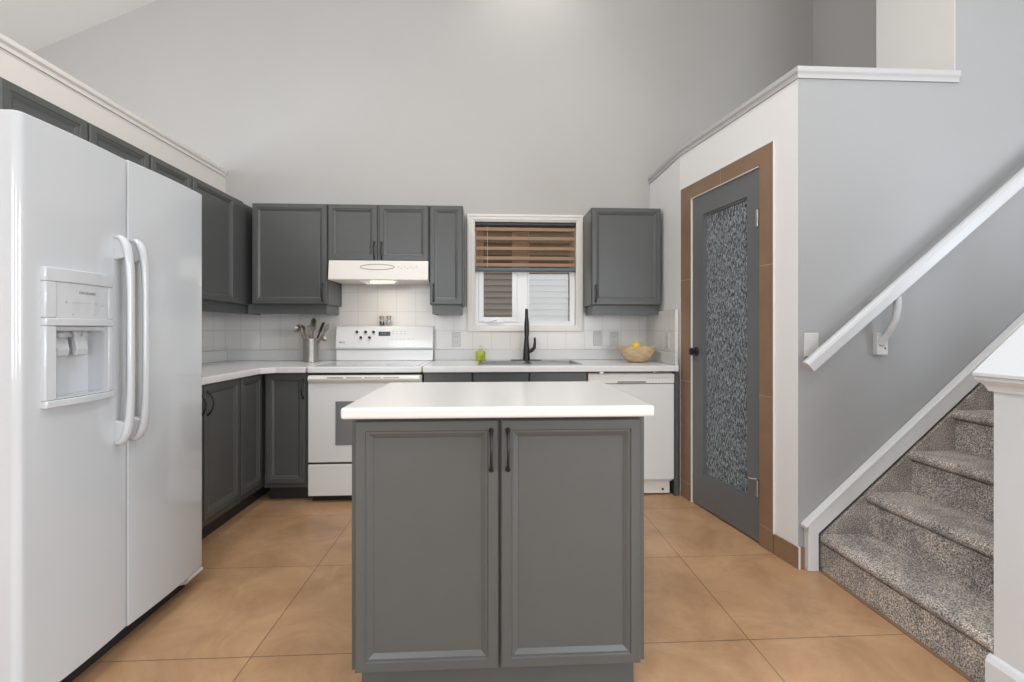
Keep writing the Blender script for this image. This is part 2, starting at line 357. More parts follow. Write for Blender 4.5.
# pantry top shelf / loft floor
struct('trim_1', MB().prism([(1.45, 3.72), (1.45, 3.14), (1.60, 2.20), (4.4, 2.24), (4.4, 3.72)], 2.30, 2.383), M['trim'], 'white flat top over the pantry', 'shelf')
def profile_cap(path, closed=False, z1=LEDGE, h=.055, over=.014, name='trim_2', label='', inner=.14, mat='cap'):
    """cap board with a small stepped lip following a plan path; room side is to the right of travel"""
    n = len(path); P2 = [Vector(p) for p in path]
    def off(d):
        out = []
        for i in range(n):
            ds = []
            if i > 0: ds.append((P2[i]-P2[i-1]).normalized())
            if i < n-1: ds.append((P2[i+1]-P2[i]).normalized())
            nn = [Vector((t.y, -t.x)) for t in ds]; b = sum(nn, Vector((0, 0))).normalized()
            out.append(P2[i] + b*(d/b.dot(nn[0])))
        return out
    prof = [(-inner, z1-h), (over*.45, z1-h), (over*.45, z1-h*.62), (over*.8, z1-h*.5), (over, z1-h*.42), (over, z1-.002), (over-.002, z1), (-inner, z1)]
    mb = MB(); cols = [off(d) for d, z in prof]; V = [[mb.bm.verts.new((c[i].x, c[i].y, prof[k][1])) for k, c in enumerate(cols)] for i in range(n)]
    m = len(prof)
    for i in range(n-1):
        for k in range(m): mb.bm.faces.new((V[i][k], V[i][(k+1) % m], V[i+1][(k+1) % m], V[i+1][k]))
    mb.bm.faces.new(V[0]); mb.bm.faces.new(V[-1][::-1])
    return struct(name, mb, M[mat], label, 'trim')
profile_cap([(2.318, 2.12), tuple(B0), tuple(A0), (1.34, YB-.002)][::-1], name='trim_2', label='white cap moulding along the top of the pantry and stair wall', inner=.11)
profile_cap([(XL, .4), (XL, YB-.002)][::1], name='trim_3', label='pale cap moulding along the top of the left half wall', inner=.15, over=.016, mat='leftwall')
struct('wall_loft_side', MB().box(2.76, 2.86, 2.575, YB, 2.383, 5.2), M['wall'], 'grey upper wall beyond the pantry top', 'wall')
struct('wall_loft_front', MB().box(2.305, 4.5, 2.241, 2.573, 2.383, 5.2).box(2.3005, 2.3045, 2.121, 2.573, 2.441, 5.2), M['loft'], 'upper wall end over the stair wall cap, side light painted in', 'wall')  # thin sheet carries the painted-in light across the stair wall end
# shell behind the camera
rw = MB(); RY = -4.0
rw.box(-4.5, -3.1, RY-.15, RY, 0, 5.4); rw.box(-.7, .7, RY-.15, RY, 0, 5.4); rw.box(3.1, 4.5, RY-.15, RY, 0, 5.4)
for a, b in ((-3.1, -.7), (.7, 3.1)): rw.box(a, b, RY-.15, RY, 0, .55); rw.box(a, b, RY-.15, RY, 2.95, 5.4)
struct('wall_rear', rw, M['wall'], 'grey rear wall with two big windows', 'wall')
ow = MB(); ow.box(-4.65, -4.5, -4.15, -1.2, 0, 5.4).box(-4.65, -4.5, 1.6, 3.9, 0, 5.4).box(-4.65, -4.5, -1.2, 1.6, 0, 1.1).box(-4.65, -4.5, -1.2, 1.6, 2.85, 5.4)
struct('wall_outer_left', ow, M['wall'], 'far left outer wall with a wide window', 'wall')
struct('wall_outer_right', MB().box(4.5, 4.65, -4.15, -2.6, 0, 5.4).box(4.5, 4.65, .2, 3.9, 0, 5.4).box(4.5, 4.65, -2.6, .2, 0, .7).box(4.5, 4.65, -2.6, .2, 2.75, 5.4), M['wall'], 'far right outer wall', 'wall')
struct('ceiling', MB().prism([(-4.5, 2.93), (-.4, 4.83), (4.5, 4.3), (4.5, 4.45), (-.4, 5.0), (-4.5, 3.1)], -4.0, YB, 'Y'), M['ceil'], 'white vaulted ceiling', 'ceiling')
def bigwindow(name, x0, x1, z0, z1, y, label, rot=0, loc=(0, 0, 0)):
    t = sthing(name, label, 'window', loc, rot); f = MB(); e = .06
    f.box(x0, x1, y-.08, y-.02, z0, z0+e).box(x0, x1, y-.08, y-.02, z1-e, z1).box(x0, x0+e, y-.08, y-.02, z0+e, z1-e).box(x1-e, x1, y-.08, y-.02, z0+e, z1-e)
    c = (x0+x1)/2; f.box(c-.03, c+.03, y-.08, y-.02, z0+e, z1-e); f.build('window_frame', M['vinyl'], t)
    MB().box(x0+e, x1-e, y-.052, y-.046, z0+e, z1-e).build('pane', M['pane'], t)
bigwindow('window_2', -3.1, -.7, .55, 2.95, RY, 'large left window in the rear wall')
bigwindow('window_3', .7, 3.1, .55, 2.95, RY, 'large right window in the rear wall')
bigwindow('window_4', -1.4, 1.4, 1.1, 2.85, 0, 'wide window in the far left outer wall', PI/2, (-4.6, .2, 0))
bigwindow('window_added', -1.4, 1.4, .7, 2.75, 0, 'unseen window added in the far right outer wall for more light', -PI/2, (4.6, -1.2, 0))  # unseen window, added to go with the extra light from the right
# outside
struct('ground', MB().box(-9, 9, YB+.2, 9, -.5, -.4), M['grass'], 'grass strip between the houses', 'ground')
sd = MB(); pts = []
z = -.4
NY = 6.3
while z < 4.6:
    pts += [(NY, z), (NY-.022, z+.004)]; z += .084; pts += [(NY, z-.004)]
prof = [(NY+.2, -.4)] + pts + [(NY+.2, z)]
sd.prism(prof, -5, 6, 'X')
tag(sd.build('neighbour_house', M['siding']), 'pale horizontal siding of the house outside the kitchen window', 'house')

# pantry side-wall and back-wall tiles, backsplash
TZ = 1.307
bt = MB(); ty = YB-.010
bt.box(XL+.002, -.46, ty, YB-.001, 1.0, TZ+.045); bt.box(-1.199, -.455, ty, YB-.001, TZ+.045, 1.672)
bt.box(-.46, -.19, ty, YB-.001, 1.0, TZ+.045); bt.box(.774, 1.333, ty, YB-.001, 1.0, TZ); bt.box(-.19, .774, ty, YB-.001, 1.0, 1.151)
struct('trim_4', bt, M['wtile'], 'square white wall tiles behind the counter', 'tile backsplash')
struct('trim_5', MB().box(1.309, 1.333, 3.125, ty, .874, TZ), M['wtileside'], 'square white tiles on the short wall right of the counter', 'tile backsplash')
struct('trim_6', MB().box(XL+.001, XL+.010, 2.14, ty, 1.0, 1.35), M['wtileside'], 'square white tiles on the wall left of the counter', 'tile backsplash')

# ------------------------------------------------------------------ kitchen window
W = sthing('window_1', 'white casement window over the sink with siding seen through it', 'window', (0, YB, 0))
def ringframe(mb, x0, x1, z0, z1, e, y0, y1):
    mb.box(x0, x1, y0, y1, z0, z0+e); mb.box(x0, x1, y0, y1, z1-e, z1); mb.box(x0, x0+e, y0, y1, z0+e, z1-e); mb.box(x1-e, x1, y0, y1, z0+e, z1-e)
m_ = MB()
R = []
for ins, y in ((0, 0), (0, -.018), (.006, -.022), (.018, -.022), (.024, -.017), (.044, -.015), (.052, -.010), (.058, -.008), (.058, 0)):
    R.append([m_.bm.verts.new(p) for p in ((wx0-.058+ins, y-.001, wz0-.042+ins*.72), (wx1+.052-ins*.9, y-.001, wz0-.042+ins*.72), (wx1+.052-ins*.9, y-.001, wz1+.052-ins*.9), (wx0-.058+ins, y-.001, wz1+.052-ins*.9))])
for a, b in zip(R, R[1:]):
    for i in range(4): m_.bm.faces.new((a[i], a[(i+1) % 4], b[(i+1) % 4], b[i]))
m_.build('casing', M['casing'], W)
m_ = MB(); ringframe(m_, wx0, wx1, wz0, wz1, .006, -.004, .055); m_.build('jamb_liner', M['casing'], W)
m_ = MB(); ringframe(m_, wx0+.006, wx1-.006, wz0+.006, wz1-.006, .030, .05, .13); m_.box(.225, .315, .05, .13, wz0+.036, wz1-.036); m_.build('window_frame', M['vinyl'], W, bevel=.003)
m_ = MB(); ringframe(m_, -.094, .225, wz0+.037, wz1-.037, .040, .04, .075); m_.build('casement_sash', M['vinyl'], W, bevel=.004)
m_ = MB(); ringframe(m_, .315, .686, wz0+.030, wz1-.037, .014, .04, .075); m_.build('fixed_sash', M['vinyl'], W, bevel=.003)
MB().box(-.054, .185, .088, .092, wz0+.077, wz1-.077).build('pane', M['pane'], W)
MB().box(.329, .672, .088, .092, wz0+.044, wz1-.051).build('pane', M['pane'], W)
MB().box(-.054, .185, .055, .057, wz0+.077, wz1-.077).build('insect_screen', M['screen'], W)
ck = MB(); ck.lathe([(.001, .03), (.028, .024), (.040, .008), (.042, 0)], (.045, .036, wz0+.034), M=Matrix.Diagonal((1.6, .6, .9)), n=20)
ck.tube([(.06, .020, wz0+.058), (.02, .004, wz0+.050), (-.03, .002, wz0+.038), (-.048, .002, wz0+.044)], [.009, .008, .008, .011], 10)
ck.build('crank_handle', M['vinyl'], W, smooth=True)
MB().box(.208, .220, .030, .040, 1.42, 1.47).build('latch', M['vinyl'], W, bevel=.002)

BL = thing('window_shade', 'brown and tan striped zebra shade half lowered in the kitchen window', 'shade', (wx0+.01, YB+.012, 1.648))
bw = wx1-wx0-.02; top = wz1-.012-1.648
MB().tube([(0, 0, top-.012), (bw, 0, top-.012)], .010, 14, flat=(1.6, 1.2)).build('head_rail', M['cabdark'], BL, smooth=True)
zz = .03; sh = MB(); bd = MB(); segs = []
bands = [1.700-1.648, 1.756-1.648, 1.836-1.648, 1.920-1.648, 1.995-1.648]
sh.box(.004, bw-.004, .0095, .0105, .02, top-.02); sh.box(.004, bw-.004, -.0005, .0005, .02, top-.02)
for b in bands:
    o_ = MB(); o_.box(.003, bw-.003, -.0022, -.0008, b-.012, b+.014); o_.build('tan_band', M['band'], BL)
sh.build('sheer_fabric', M['sheer'], BL)
MB().tube([(0, 0, .012), (bw, 0, .012)], .013, 14, flat=(1.25, .7), up=(0, 0, 1)).build('bottom_rail', M['rail'], BL, smooth=True)
MB().tube([(.10, -.004, top-.02), (.10, -.004, .03)], .0012, 6).build('cord', M['casing'], BL)

# ------------------------------------------------------------------ cabinets
DP = [(0, .004), (.004, 0), (.031, 0), (.034, .0045), (.040, .0045), (.052, .011), (.0545, .0125), (.056, .0115)]
def door(mb, x0, x1, z0, z1, t=.02): mb.rings(x0, x1, z0, z1, DP, t)
def pull(parent, x, zc, h=.122, out=.030):
    mb = MB(); pts = []; rad = []
    n = 14
    for i in range(n+1):
        u = i/n; z = zc - h/2 + h*u; y = -out*math.sin(PI*u)**.75 - .0005 if 0 < u < 1 else -.0005
        pts.append((x, y, z)); rad.append(.0068 if i in (0, n) else (.0056 if i in (1, n-1) else .0042))
    mb.tube(pts, rad, 10, up=(1, 0, 0))
    for s in (-1, 1): mb.lathe([(.0085, 0), (.0085, .003), (.005, .006)], (x, 0, zc+s*(h/2)), 12, M=FAC)
    return mb.build('handle', M['black'], parent, smooth=True)
def cabinet(name, label, cat, loc, rotz, w, h, d, doors, group=None, stiles=(), rail=None, toe=False, body0=0.022, panel=None, bodyx=None, toeback=.075, toeh=.10):
    """local: x along the front, door faces at y=0, body behind; doors: (x0,x1,z0,z1,pull_x|None,pull_z)"""
    t = thing(name, label, cat, loc, rotz, group)
    z0 = toeh if toe else 0
    bx0, bx1 = bodyx if bodyx else (0.0, w)
    b = MB()
    if 'sink' in label:    # open-topped carcass under the sink bowls
        b.box(bx0, bx1, body0, d, z0, .62); b.box(bx0, bx1, body0, body0+.02, .6205, h); b.box(bx0, bx0+.018, body0+.02, d, .6205, h); b.box(bx1-.018, bx1, body0+.02, d, .6205, h)
    else: b.box(bx0, bx1, body0, d, z0, h)
    b.build('body', M['cab'], t)
    for s in stiles: MB().box(*s[:2], s[2], max(body0, s[2]+.02), z0, h).build('filler_stile', M['cab'], t, bevel=.001)
    if toe: MB().box(bx0+.002, bx1-.002, toeback, d-.01, 0, z0-.001).build('toe_kick', M['cabdark'], t)
    for dd in doors:
        x0, x1, a, c, px, pz = dd[:6]; kind = dd[6] if len(dd) > 6 else 'door'
        m = MB()
        if kind == 'drawer': m.rings(x0, x1, a, c, [(0, .003), (.003, 0), (.012, 0)], .02)
        else: door(m, x0, x1, a, c)
        o = m.build('drawer_front' if kind == 'drawer' else 'door', M['cab'], t)
        if px is not None: pull(o, px, pz)
    if rail:
        m = MB(); rz0, sides = rail; rx0, rx1 = (0 if 'l' not in sides else bx0), bx1
        i0 = .016 if 'l' in sides else 0; i1 = .016 if 'r' in sides else 0
        m.box(rx0+i0, rx1-i1, body0+.014, body0+.030, rz0, -.001)
        if 'l' in sides: m.box(rx0+i0, rx0+i0+.016, body0+.030, d-.01, rz0, -.001)
        if 'r' in sides: m.box(rx1-i1-.016, rx1-i1, body0+.030, d-.01, rz0, -.001)
        m.build('light_rail', M['cab'], t, bevel=.001)
    return t
GU = 'grey upper cabinets'; GB = 'grey base cabinets'
UB = 1.350; UT = 2.097; UH = UT-UB; UD = YB-3.40-.012
ZD0, ZD1 = .004, UH-.002
# back wall uppers (front plane y = 3.40)
cabinet('wall_cabinet', 'grey single-door wall cabinet in the corner above the utensil crock', 'cabinet', (-1.795, 3.40, UB), 0, .590, UH, UD,
        [(.046, .586, ZD0, ZD1, .556, .088)], GU, stiles=[(.0, .040, .11)], bodyx=(.041, .590), rail=(-.070, 'r'))
cabinet('wall_cabinet', 'short two-door grey wall cabinet above the range hood', 'cabinet', (-1.2025, 3.40, 1.678), 0, .7465, UT-1.678, UD,
        [(.003, .3615, .002, UT-1.678-.002, .342, .076), (.3755, .7395, .002, UT-1.678-.002, .395, .076)], GU, stiles=[(.363, .374, .010)])
cabinet('wall_cabinet', 'narrow grey wall cabinet just left of the kitchen window', 'cabinet', (-.4535, 3.40, UB), 0, .2485, UH, UD,
        [(.004, .2445, ZD0, ZD1, .030, .088)], GU, rail=(-.070, 'lr'))
cabinet('wall_cabinet', 'grey wall cabinet right of the kitchen window above the fruit bowl', 'cabinet', (.775, 3.40, UB), 0, .540, UH, UD,
        [(.003, .537, ZD0, ZD1, .030, .088)], GU, stiles=(), rail=(-.070, 'l'))
# left wall uppers (front plane x = -1.80, local x = world y)
LX = -1.80; LD = LX - XL - .012
HS = UT-1.80
cabinet('wall_cabinet', 'grey two-door cabinet hanging above the refrigerator', 'cabinet', (LX, 1.745, 1.80), PI/2, .733, HS, LD,
        [(.004, .360, .003, HS-.002, None, 0), (.374, .729, .003, HS-.002, None, 0)], GU, stiles=[(.362, .372, .008)])
cabinet('wall_cabinet', 'grey two-door wall cabinet on the left wall between refrigerator and corner', 'cabinet', (LX, 2.482, UB), PI/2, .914, UH, LD,
        [(.006, .328, ZD0, ZD1, None, 0), (.345, .790, ZD0, ZD1, None, 0)], GU, stiles=[(.330, .343, .008), (.792, .905, .004)], rail=(-.070, ''), bodyx=(0, 1.22))
# base cabinets, top .872
BH = .872; BD = YB-3.08-.022
cabinet('base_cabinet', 'grey single-door base cabinet left of the stove', 'cabinet', (-1.512, 3.08, 0), 0, .288, BH, BD,
        [(.014, .276, .133, .866, .262, .765)], GB, stiles=[(.278, .288, .01)], toe=True, bodyx=(.0, .288), toeback=.09)
BX = -1.515; BDL = BX - XL - .012
cabinet('base_cabinet', 'grey two-door base cabinet next to the refrigerator', 'cabinet', (BX, 2.145, 0), PI/2, .672, BH, BDL,
        [(.004, .312, .145, .866, .285, .765), (.323, .664, .145, .866, .352, .765)], GB, stiles=[(.314, .321, .01)], toe=True)
cabinet('base_cabinet', 'narrow grey base cabinet filling the left corner', 'cabinet', (BX, 2.819, 0), PI/2, .25, BH, BDL,
        [(.011, .256, .145, .866, None, 0)], GB, toe=True, bodyx=(0, .885), stiles=[(0, .009, .012)])
cabinet('base_cabinet', 'grey drawer base cabinet right of the stove', 'cabinet', (-.452, 3.08, 0), 0, .332, BH, BD,
        [(.003, .328, .70, .868, None, 0, 'drawer'), (.003, .328, .133, .695, .295, .62)], GB, toe=True)
cabinet('base_cabinet', 'wide grey sink base cabinet with two false drawer fronts', 'cabinet', (-.118, 3.08, 0), 0, .790, BH, BD,
        [(.003, .384, .70, .868, None, 0, 'drawer'), (.391, .786, .70, .868, None, 0, 'drawer'),
         (.003, .384, .133, .695, .350, .62), (.391, .786, .133, .695, .425, .62)], GB, toe=True, bodyx=(0, .79))
tag(MB().box(1.288, 1.316, 3.085, 3.66, 0, .872).build('end_panel', M['cab'], bevel=.001), 'dark narrow filler panel right of the dishwasher', 'panel')

# ------------------------------------------------------------------ countertops
def slab(name, poly, z0, z1, label, bevel=.006, mat='counter'):
    t = MB().prism(poly, z0, z1, 'Z').build(name, M[mat], None, bevel=bevel, seg=3)
    return tag(t, label, 'countertop')
CT = .914; CF = 3.045
LC = thing('countertop', 'white L-shaped countertop in the left corner under the wall cabinets', 'countertop', (XL, YB, .874))
def loc_poly(poly, o): return [(x-o[0], y-o[1]) for x, y in poly]
MB().prism(loc_poly([(XL+.012, 2.14), (-1.480, 2.14), (-1.480, 2.98), (-1.415, CF), (-1.226, CF), (-1.226, YB-.012), (XL+.012, YB-.012)], (XL, YB)), 0, .040).build('top', M['counter'], LC, bevel=.007, seg=3)
m_ = MB(); m_.box(.012, .032, 2.14-YB, -.012, .041, .126).box(.032, -1.226-XL, -.032, -.012, .041, .126)
m_.build('backsplash_lip', M['lip'], LC, bevel=.003)
RC = thing('countertop', 'long white countertop with the sink along the back wall', 'countertop', (0, YB, .874))
sx0, sx1, sy0, sy1 = -.085, .655, 3.175, 3.545
top_ = MB().prism(loc_poly([(-.4535, CF), (1.304, CF), (1.306, YB-.012), (-.4535, YB-.012)], (0, YB)), 0, .040).build('top', M['counter'], RC)
cut(top_, MB().box(sx0+.01, sx1-.01, sy0+.01-YB, sy1-.01-YB, -.1, .1))
bv = top_.modifiers.new('bevel', 'BEVEL'); bv.width = .007; bv.segments = 3; bv.limit_method = 'ANGLE'; bv.angle_limit = math.radians(50)
m_ = MB(); m_.box(-.4535, 1.288, -.032, -.012, .041, .1255).box(1.288, 1.305, CF+.03-YB, -.012, .041, .126)
m_.build('backsplash_lip', M['lip'], RC, bevel=.003)
# ------------------------------------------------------------------ sink and faucet
S = thing('sink', 'stainless steel double bowl sink set into the countertop', 'sink', (.285, 3.36, CT+.001))
def basin(mb, x0, x1, y0, y1, depth, r=.03):
    n = len(mb.bm.faces)
    v = []
    for (zz, ins) in ((.004, 0), (-.01, .004), (-depth, .02)):
        v.append([mb.bm.verts.new(p) for p in ((x0+ins, y0+ins, zz), (x1-ins, y0+ins, zz), (x1-ins, y1-ins, zz), (x0+ins, y1-ins, zz))])
    for a, b in zip(v, v[1:]):
        for i in range(4): mb.bm.faces.new((a[i], a[(i+1) % 4], b[(i+1) % 4], b[i]))
    mb.bm.faces.new(v[-1])
m_ = MB(); X0, X1, Y0, Y1 = sx0-.285, sx1-.285, sy0-3.36, sy1-3.36
bs = [(X0+.025, -.015, Y0+.025, Y1-.05), (.015, X1-.025, Y0+.025, Y1-.05)]
def strip(a, b, c, d): m_.box(a, b, c, d, 0, .004)
strip(X0, X1, Y0, Y0+.025); strip(X0, X1, Y1-.05, Y1); strip(X0, X0+.025, Y0+.025, Y1-.05); strip(X1-.025, X1, Y0+.025, Y1-.05); strip(-.015, .015, Y0+.025, Y1-.05)
m_.build('rim', M['sinksteel'], S)
for b in bs:
    m_ = MB(); basin(m_, *b, .17); bo = m_.build('bowl', M['sinksteel'], S); sm = bo.modifiers.new('solid', 'SOLIDIFY'); sm.thickness = .001
    cx, cy = (b[0]+b[1])/2, (b[2]+b[3])/2
    MB().lathe([(.0, -.166), (.036, -.166), (.040, -.168)], (cx, cy, 0), 20, closed=False).build('drain', M['chrome'], bo)
F = thing('faucet', 'black high-arc pull-down kitchen faucet behind the sink', 'faucet', (.290, 3.575, CT+.001))
MB().prism([(.125*math.copysign(abs(math.cos(a))**.6, math.cos(a)), .028*math.sin(a)) for a in [2*PI*i/32 for i in range(32)]], 0, .009).build('deck_plate', M['black'], F, bevel=.002)
MB().lathe([(.029, .006), (.029, .02), (.026, .05), (.024, .10), (.019, .16), (.0145, .21), (.0135, .23)], n=24).build('body', M['black'], F, smooth=True)
pts = [(0, 0, .22)] + [(-.012*(1-math.cos(a))/2, -.085+.085*math.cos(a), .315+.085*math.sin(a)) for a in [PI*i/14 for i in range(15)]] + [(-.012, -.172, .26)]
MB().tube(pts, .0125, 14, up=(1, 0, 0)).build('spout', M['black'], F, smooth=True)
MB().tube([(-.012, -.168, .335), (-.012, -.171, .30), (-.012, -.173, .25), (-.012, -.176, .195)], [.0135, .0185, .0195, .0175], 18, up=(1, 0, 0)).build('spray_head', M['black'], F, smooth=True)
MB().tube([(.010, 0, .07), (.045, -.005, .085), (.062, -.010, .105), (.066, -.014, .150), (.064, -.016, .185)], [.017, .015, .014, .010, .0085], 14).build('lever', M['black'], F, smooth=True)

SP = thing('soap_bottle', 'small lime green soap bottle beside the sink', 'soap bottle', (-.075, 3.575, CT+.001))
MB().lathe([(.026, 0), (.030, .004), (.031, .06), (.028, .075), (.012, .083), (.012, .088)], n=24, M=Matrix.Diagonal((1.25, .8, 1))).build('bottle_body', M['green'], SP, smooth=True)
MB().lathe([(.012, .0885), (.013, .091), (.013, .105), (.005, .108), (.004, .118), (.010, .120), (.010, .126)], n=16).tube([(0, 0, .122), (-.022, 0, .121)], .0035, 8).build('pump', M['clearcap'], SP, smooth=True)

# ------------------------------------------------------------------ fruit bowl
BO = tag(MB().lathe([(.0, .0), (.055, .0), (.066, .004), (.100, .034), (.125, .072), (.140, .110), (.1415, .118), (.137, .119), (.131, .110), (.116, .075), (.092, .042), (.055, .014), (0, .010)], (0, 0, 0), 48, closed=False)
         .build('fruit_bowl', M['bowlwood'], smooth=True), 'round pale wooden bowl on the counter by the right wall', 'bowl'); BO.location = (1.120, 3.385, CT+.001)
def lemon(loc, rot, label):
    o = MB().lathe([(0, -.042), (.006, -.040), (.010, -.036), (.022, -.028), (.031, -.012), (.033, 0), (.031, .012), (.022, .028), (.010, .036), (.006, .041), (0, .043)], n=24).build('lemon', M['lemon'], smooth=True)
    o.location = loc; o.rotation_euler = rot; return tag(o, label, 'lemon')
lemon((1.110, 3.372, 1.034), (0, .5, .4), 'yellow lemon rising above the rim of the wooden bowl')
lemon((1.115, 3.395, .962), (0, 1.5, .2), 'yellow lemon lying low in the wooden bowl under the other lemon')

# ------------------------------------------------------------------ utensil crock
cx, cy = -1.378, 3.535
CR = thing('utensil_crock', 'ribbed stainless steel utensil crock left of the stove', 'crock', (cx, cy, CT+.001))
pr = [(.0, 0), (.054, 0), (.056, .003)]
for i in range(15): pr += [(.056, .006+i*.0117), (.0545, .0085+i*.0117), (.0545, .0135+i*.0117), (.056, .0160+i*.0117)]
pr += [(.057, .182), (.054, .182), (.052, .17), (.052, .004), (0, .004)]
MB().lathe(pr, n=36, closed=False).build('cup', M['steel'], CR, smooth=True)
zc = CT+.001
def utensil(name, label, base, tip, head, mat='utensil', shape='spoon', hs=1.0):
    """base/tip local to the crock centre; head kind drawn around the tip"""
    t = thing(name, label, 'utensil', (cx+base[0], cy+base[1], zc+base[2]), 0, 'utensils in the steel crock')
    b = Vector((0, 0, 0)); e = Vector(tip)-Vector(base); d = e.normalized()
    q = d.to_track_quat('Z', 'Y').to_matrix()
    MB().tube([b, e*.5, e], [.0055, .0058, .0045], 8, flat=(1.4, .8)).build('handle', M[mat], t, smooth=True)
    m = MB()
    if shape == 'spoon':
        m.lathe([(0, 0), (.018, .004), (.030, .020), (.034, .042), (.028, .064), (.013, .077), (0, .080)], e, 18, M=q @ Matrix.Diagonal((hs, .35, hs)))
    elif shape == 'ladle':
        m.lathe([(0, -.028), (.016, -.024), (.027, -.012), (.032, 0), (.030, 0), (.024, -.010), (.013, -.020), (0, -.024)], e+Vector((head*.026, 0, -.002)), 20, M=Matrix.Rotation(head*1.1, 3, 'Y'), closed=False)
    elif shape == 'turner':
        o = Vector(e); pts = []
        for k in range(5):
            u0 = -.030+k*.0135
            for (a, c) in ((u0, u0+.0075),):
                vs = [(a, -.0015, .012), (c, -.0015, .012), (c, -.0015, .075), (a, -.0015, .075), (a, .0015, .012), (c, .0015, .012), (c, .0015, .075), (a, .0015, .075)]
                V = [m.bm.verts.new(q @ Vector(p) + o) for p in vs]
                for f in ((3, 2, 1, 0), (4, 5, 6, 7), (0, 1, 5, 4), (1, 2, 6, 5), (2, 3, 7, 6), (3, 0, 4, 7)): m.bm.faces.new([V[i] for i in f])
        for (a, c) in ((0, .014), (.072, .085)):
            vs = [(-.030, -.0018, a), (.0315, -.0018, a), (.0315, -.0018, c), (-.030, -.0018, c), (-.030, .0018, a), (.0315, .0018, a), (.0315, .0018, c), (-.030, .0018, c)]
            V = [m.bm.verts.new(q @ Vector(p) + o) for p in vs]
            for f in ((3, 2, 1, 0), (4, 5, 6, 7), (0, 1, 5, 4), (1, 2, 6, 5), (2, 3, 7, 6), (3, 0, 4, 7)): m.bm.faces.new([V[i] for i in f])
    elif shape == 'whisk':
        for k in range(6):
            a = PI*k/6; pp = []
            for i in range(17):
                u = PI*i/16; rr = .030*math.sin(u)**.8 if 0 < u < PI else 0
                hgt = .085*(1-math.cos(u))/2
                if i <= 16: pp.append(e + q @ Vector((rr*math.cos(a), rr*math.sin(a), hgt)))
            m.tube(pp, .0012, 5)
            pp = [e + q @ Vector((-.030*(math.sin(PI*i/16)**.8 if 0 < i < 16 else 0)*math.cos(a), -.030*(math.sin(PI*i/16)**.8 if 0 < i < 16 else 0)*math.sin(a), .085*(1-math.cos(PI*i/16))/2)) for i in range(17)]
            m.tube(pp, .0012, 5)
    m.build('head', M[mat], t, smooth=True)
utensil('ladle', 'steel ladle drooping far left out of the crock', (.005, .0, .010), (-.085, .006, .262), -1, 'utensil', 'ladle')
utensil('serving_spoon', 'steel spoon leaning left in the crock beside the ladle', (.014, .014, .010), (-.050, .018, .210), 0, 'utensil', 'spoon')
utensil('whisk', 'wire whisk standing upright at the centre of the crock', (.0, -.012, .010), (.0, -.020, .195), 0, 'utensil', 'whisk')
utensil('serving_spoon', 'wide steel spoon standing behind the whisk, tallest in the crock', (-.006, .022, .010), (.004, .034, .235), 0, 'utensil', 'spoon', 1.3)
utensil('slotted_turner', 'black slotted turner leaning right in the crock', (-.018, .0, .010), (.066, .002, .225), 0, 'blackplastic', 'turner')
utensil('skimmer_spoon', 'pale steel spoon leaning right behind the slotted turner', (-.022, .018, .010), (.092, .026, .225), 0, 'utensil', 'spoon')
utensil('gravy_ladle', 'small steel ladle hanging out on the right of the crock', (-.020, -.014, .010), (.086, -.020, .190), 1, 'utensil', 'ladle')

# ------------------------------------------------------------------ stove
ST = thing('electric_stove', 'white electric stove with glass top between the base cabinets', 'stove', (-.839, 3.07, 0))
hw = .3785
MB().box(-hw+.002, hw-.002, .045, .63, .045, .872).build('body', M['appl'], ST)
MB().box(-hw+.012, hw-.012, .05, .60, .0, .044).build('base', M['blackrubber'], ST)
dm = MB().box(-hw+.002, hw-.002, 0, .042, .272, .857).build('oven_door', M['appl'], ST, bevel=.006, seg=3)
MB().box(-.195, .195, -.004, -.0005, .388, .682).build('oven_window', M['ovenglass'], dm, bevel=.003)
MB().prism([(-.0005, .856), (-.016, .855), (-.026, .846), (-.030, .834), (-.024, .820), (-.012, .812), (-.0005, .800)], -hw+.010, hw-.010, 'X').build('oven_handle', M['applwarm'], dm, bevel=.002, smooth=True)
for i in range(4):
    x = -.242+i*.123; MB().box(x, x+.106, -.031, -.0265, .8405, .8465).build('vent_slot', M['utensil'], dm)
MB().box(-hw+.004, hw-.004, .012, .045, .8575, .8725).build('vent_gap', M['blackrubber'], ST)
MB().box(-hw+.002, hw-.002, .0, .042, .048, .258).build('storage_drawer', M['appl'], ST, bevel=.005, seg=3)
MB().box(-hw+.004, hw-.004, .020, .045, .2585, .2715).build('drawer_gap', M['blackrubber'], ST)
MB().box(-hw, hw, -.010, .56, .873, .914).build('cooktop', M['appl'], ST, bevel=.009, seg=3)
ck_ = MB().box(-hw+.035, hw-.035, .03, .53, .9145, .9165).build('glass_surface', M['cooktop'], ST)
for (bx, by, br) in ((-.19, .15, .095), (.19, .15, .075), (-.19, .40, .075), (.19, .40, .095)):
    m_ = MB(); m_.lathe([(br, .9168), (br, .9172), (br-.004, .9172), (br-.004, .9168)], (bx, by, 0), 36, closed=False); m_.build('burner_ring', M['printlight'], ST)
bgp = [(.562, .915), (.562, 1.004), (.556, 1.008), (.548, 1.018), (.560, 1.150), (.570, 1.186), (.582, 1.194), (.620, 1.194), (.630, 1.18), (.630, .915)]
BG = MB().prism(bgp, -hw-.002, hw+.004, 'X').build('control_backguard', M['appl'], ST, bevel=.004, smooth=True)
MB().box(-hw, hw, .5555, .5615, 1.0025, 1.0075).build('shadow_gap', M['greyplastic'], BG)
def on_bg(z): return .548 + (z-1.018)*(.012/.132) - .0006
tl = math.atan2(.012, .132)
RT = Matrix.Rotation(-tl, 3, 'X')
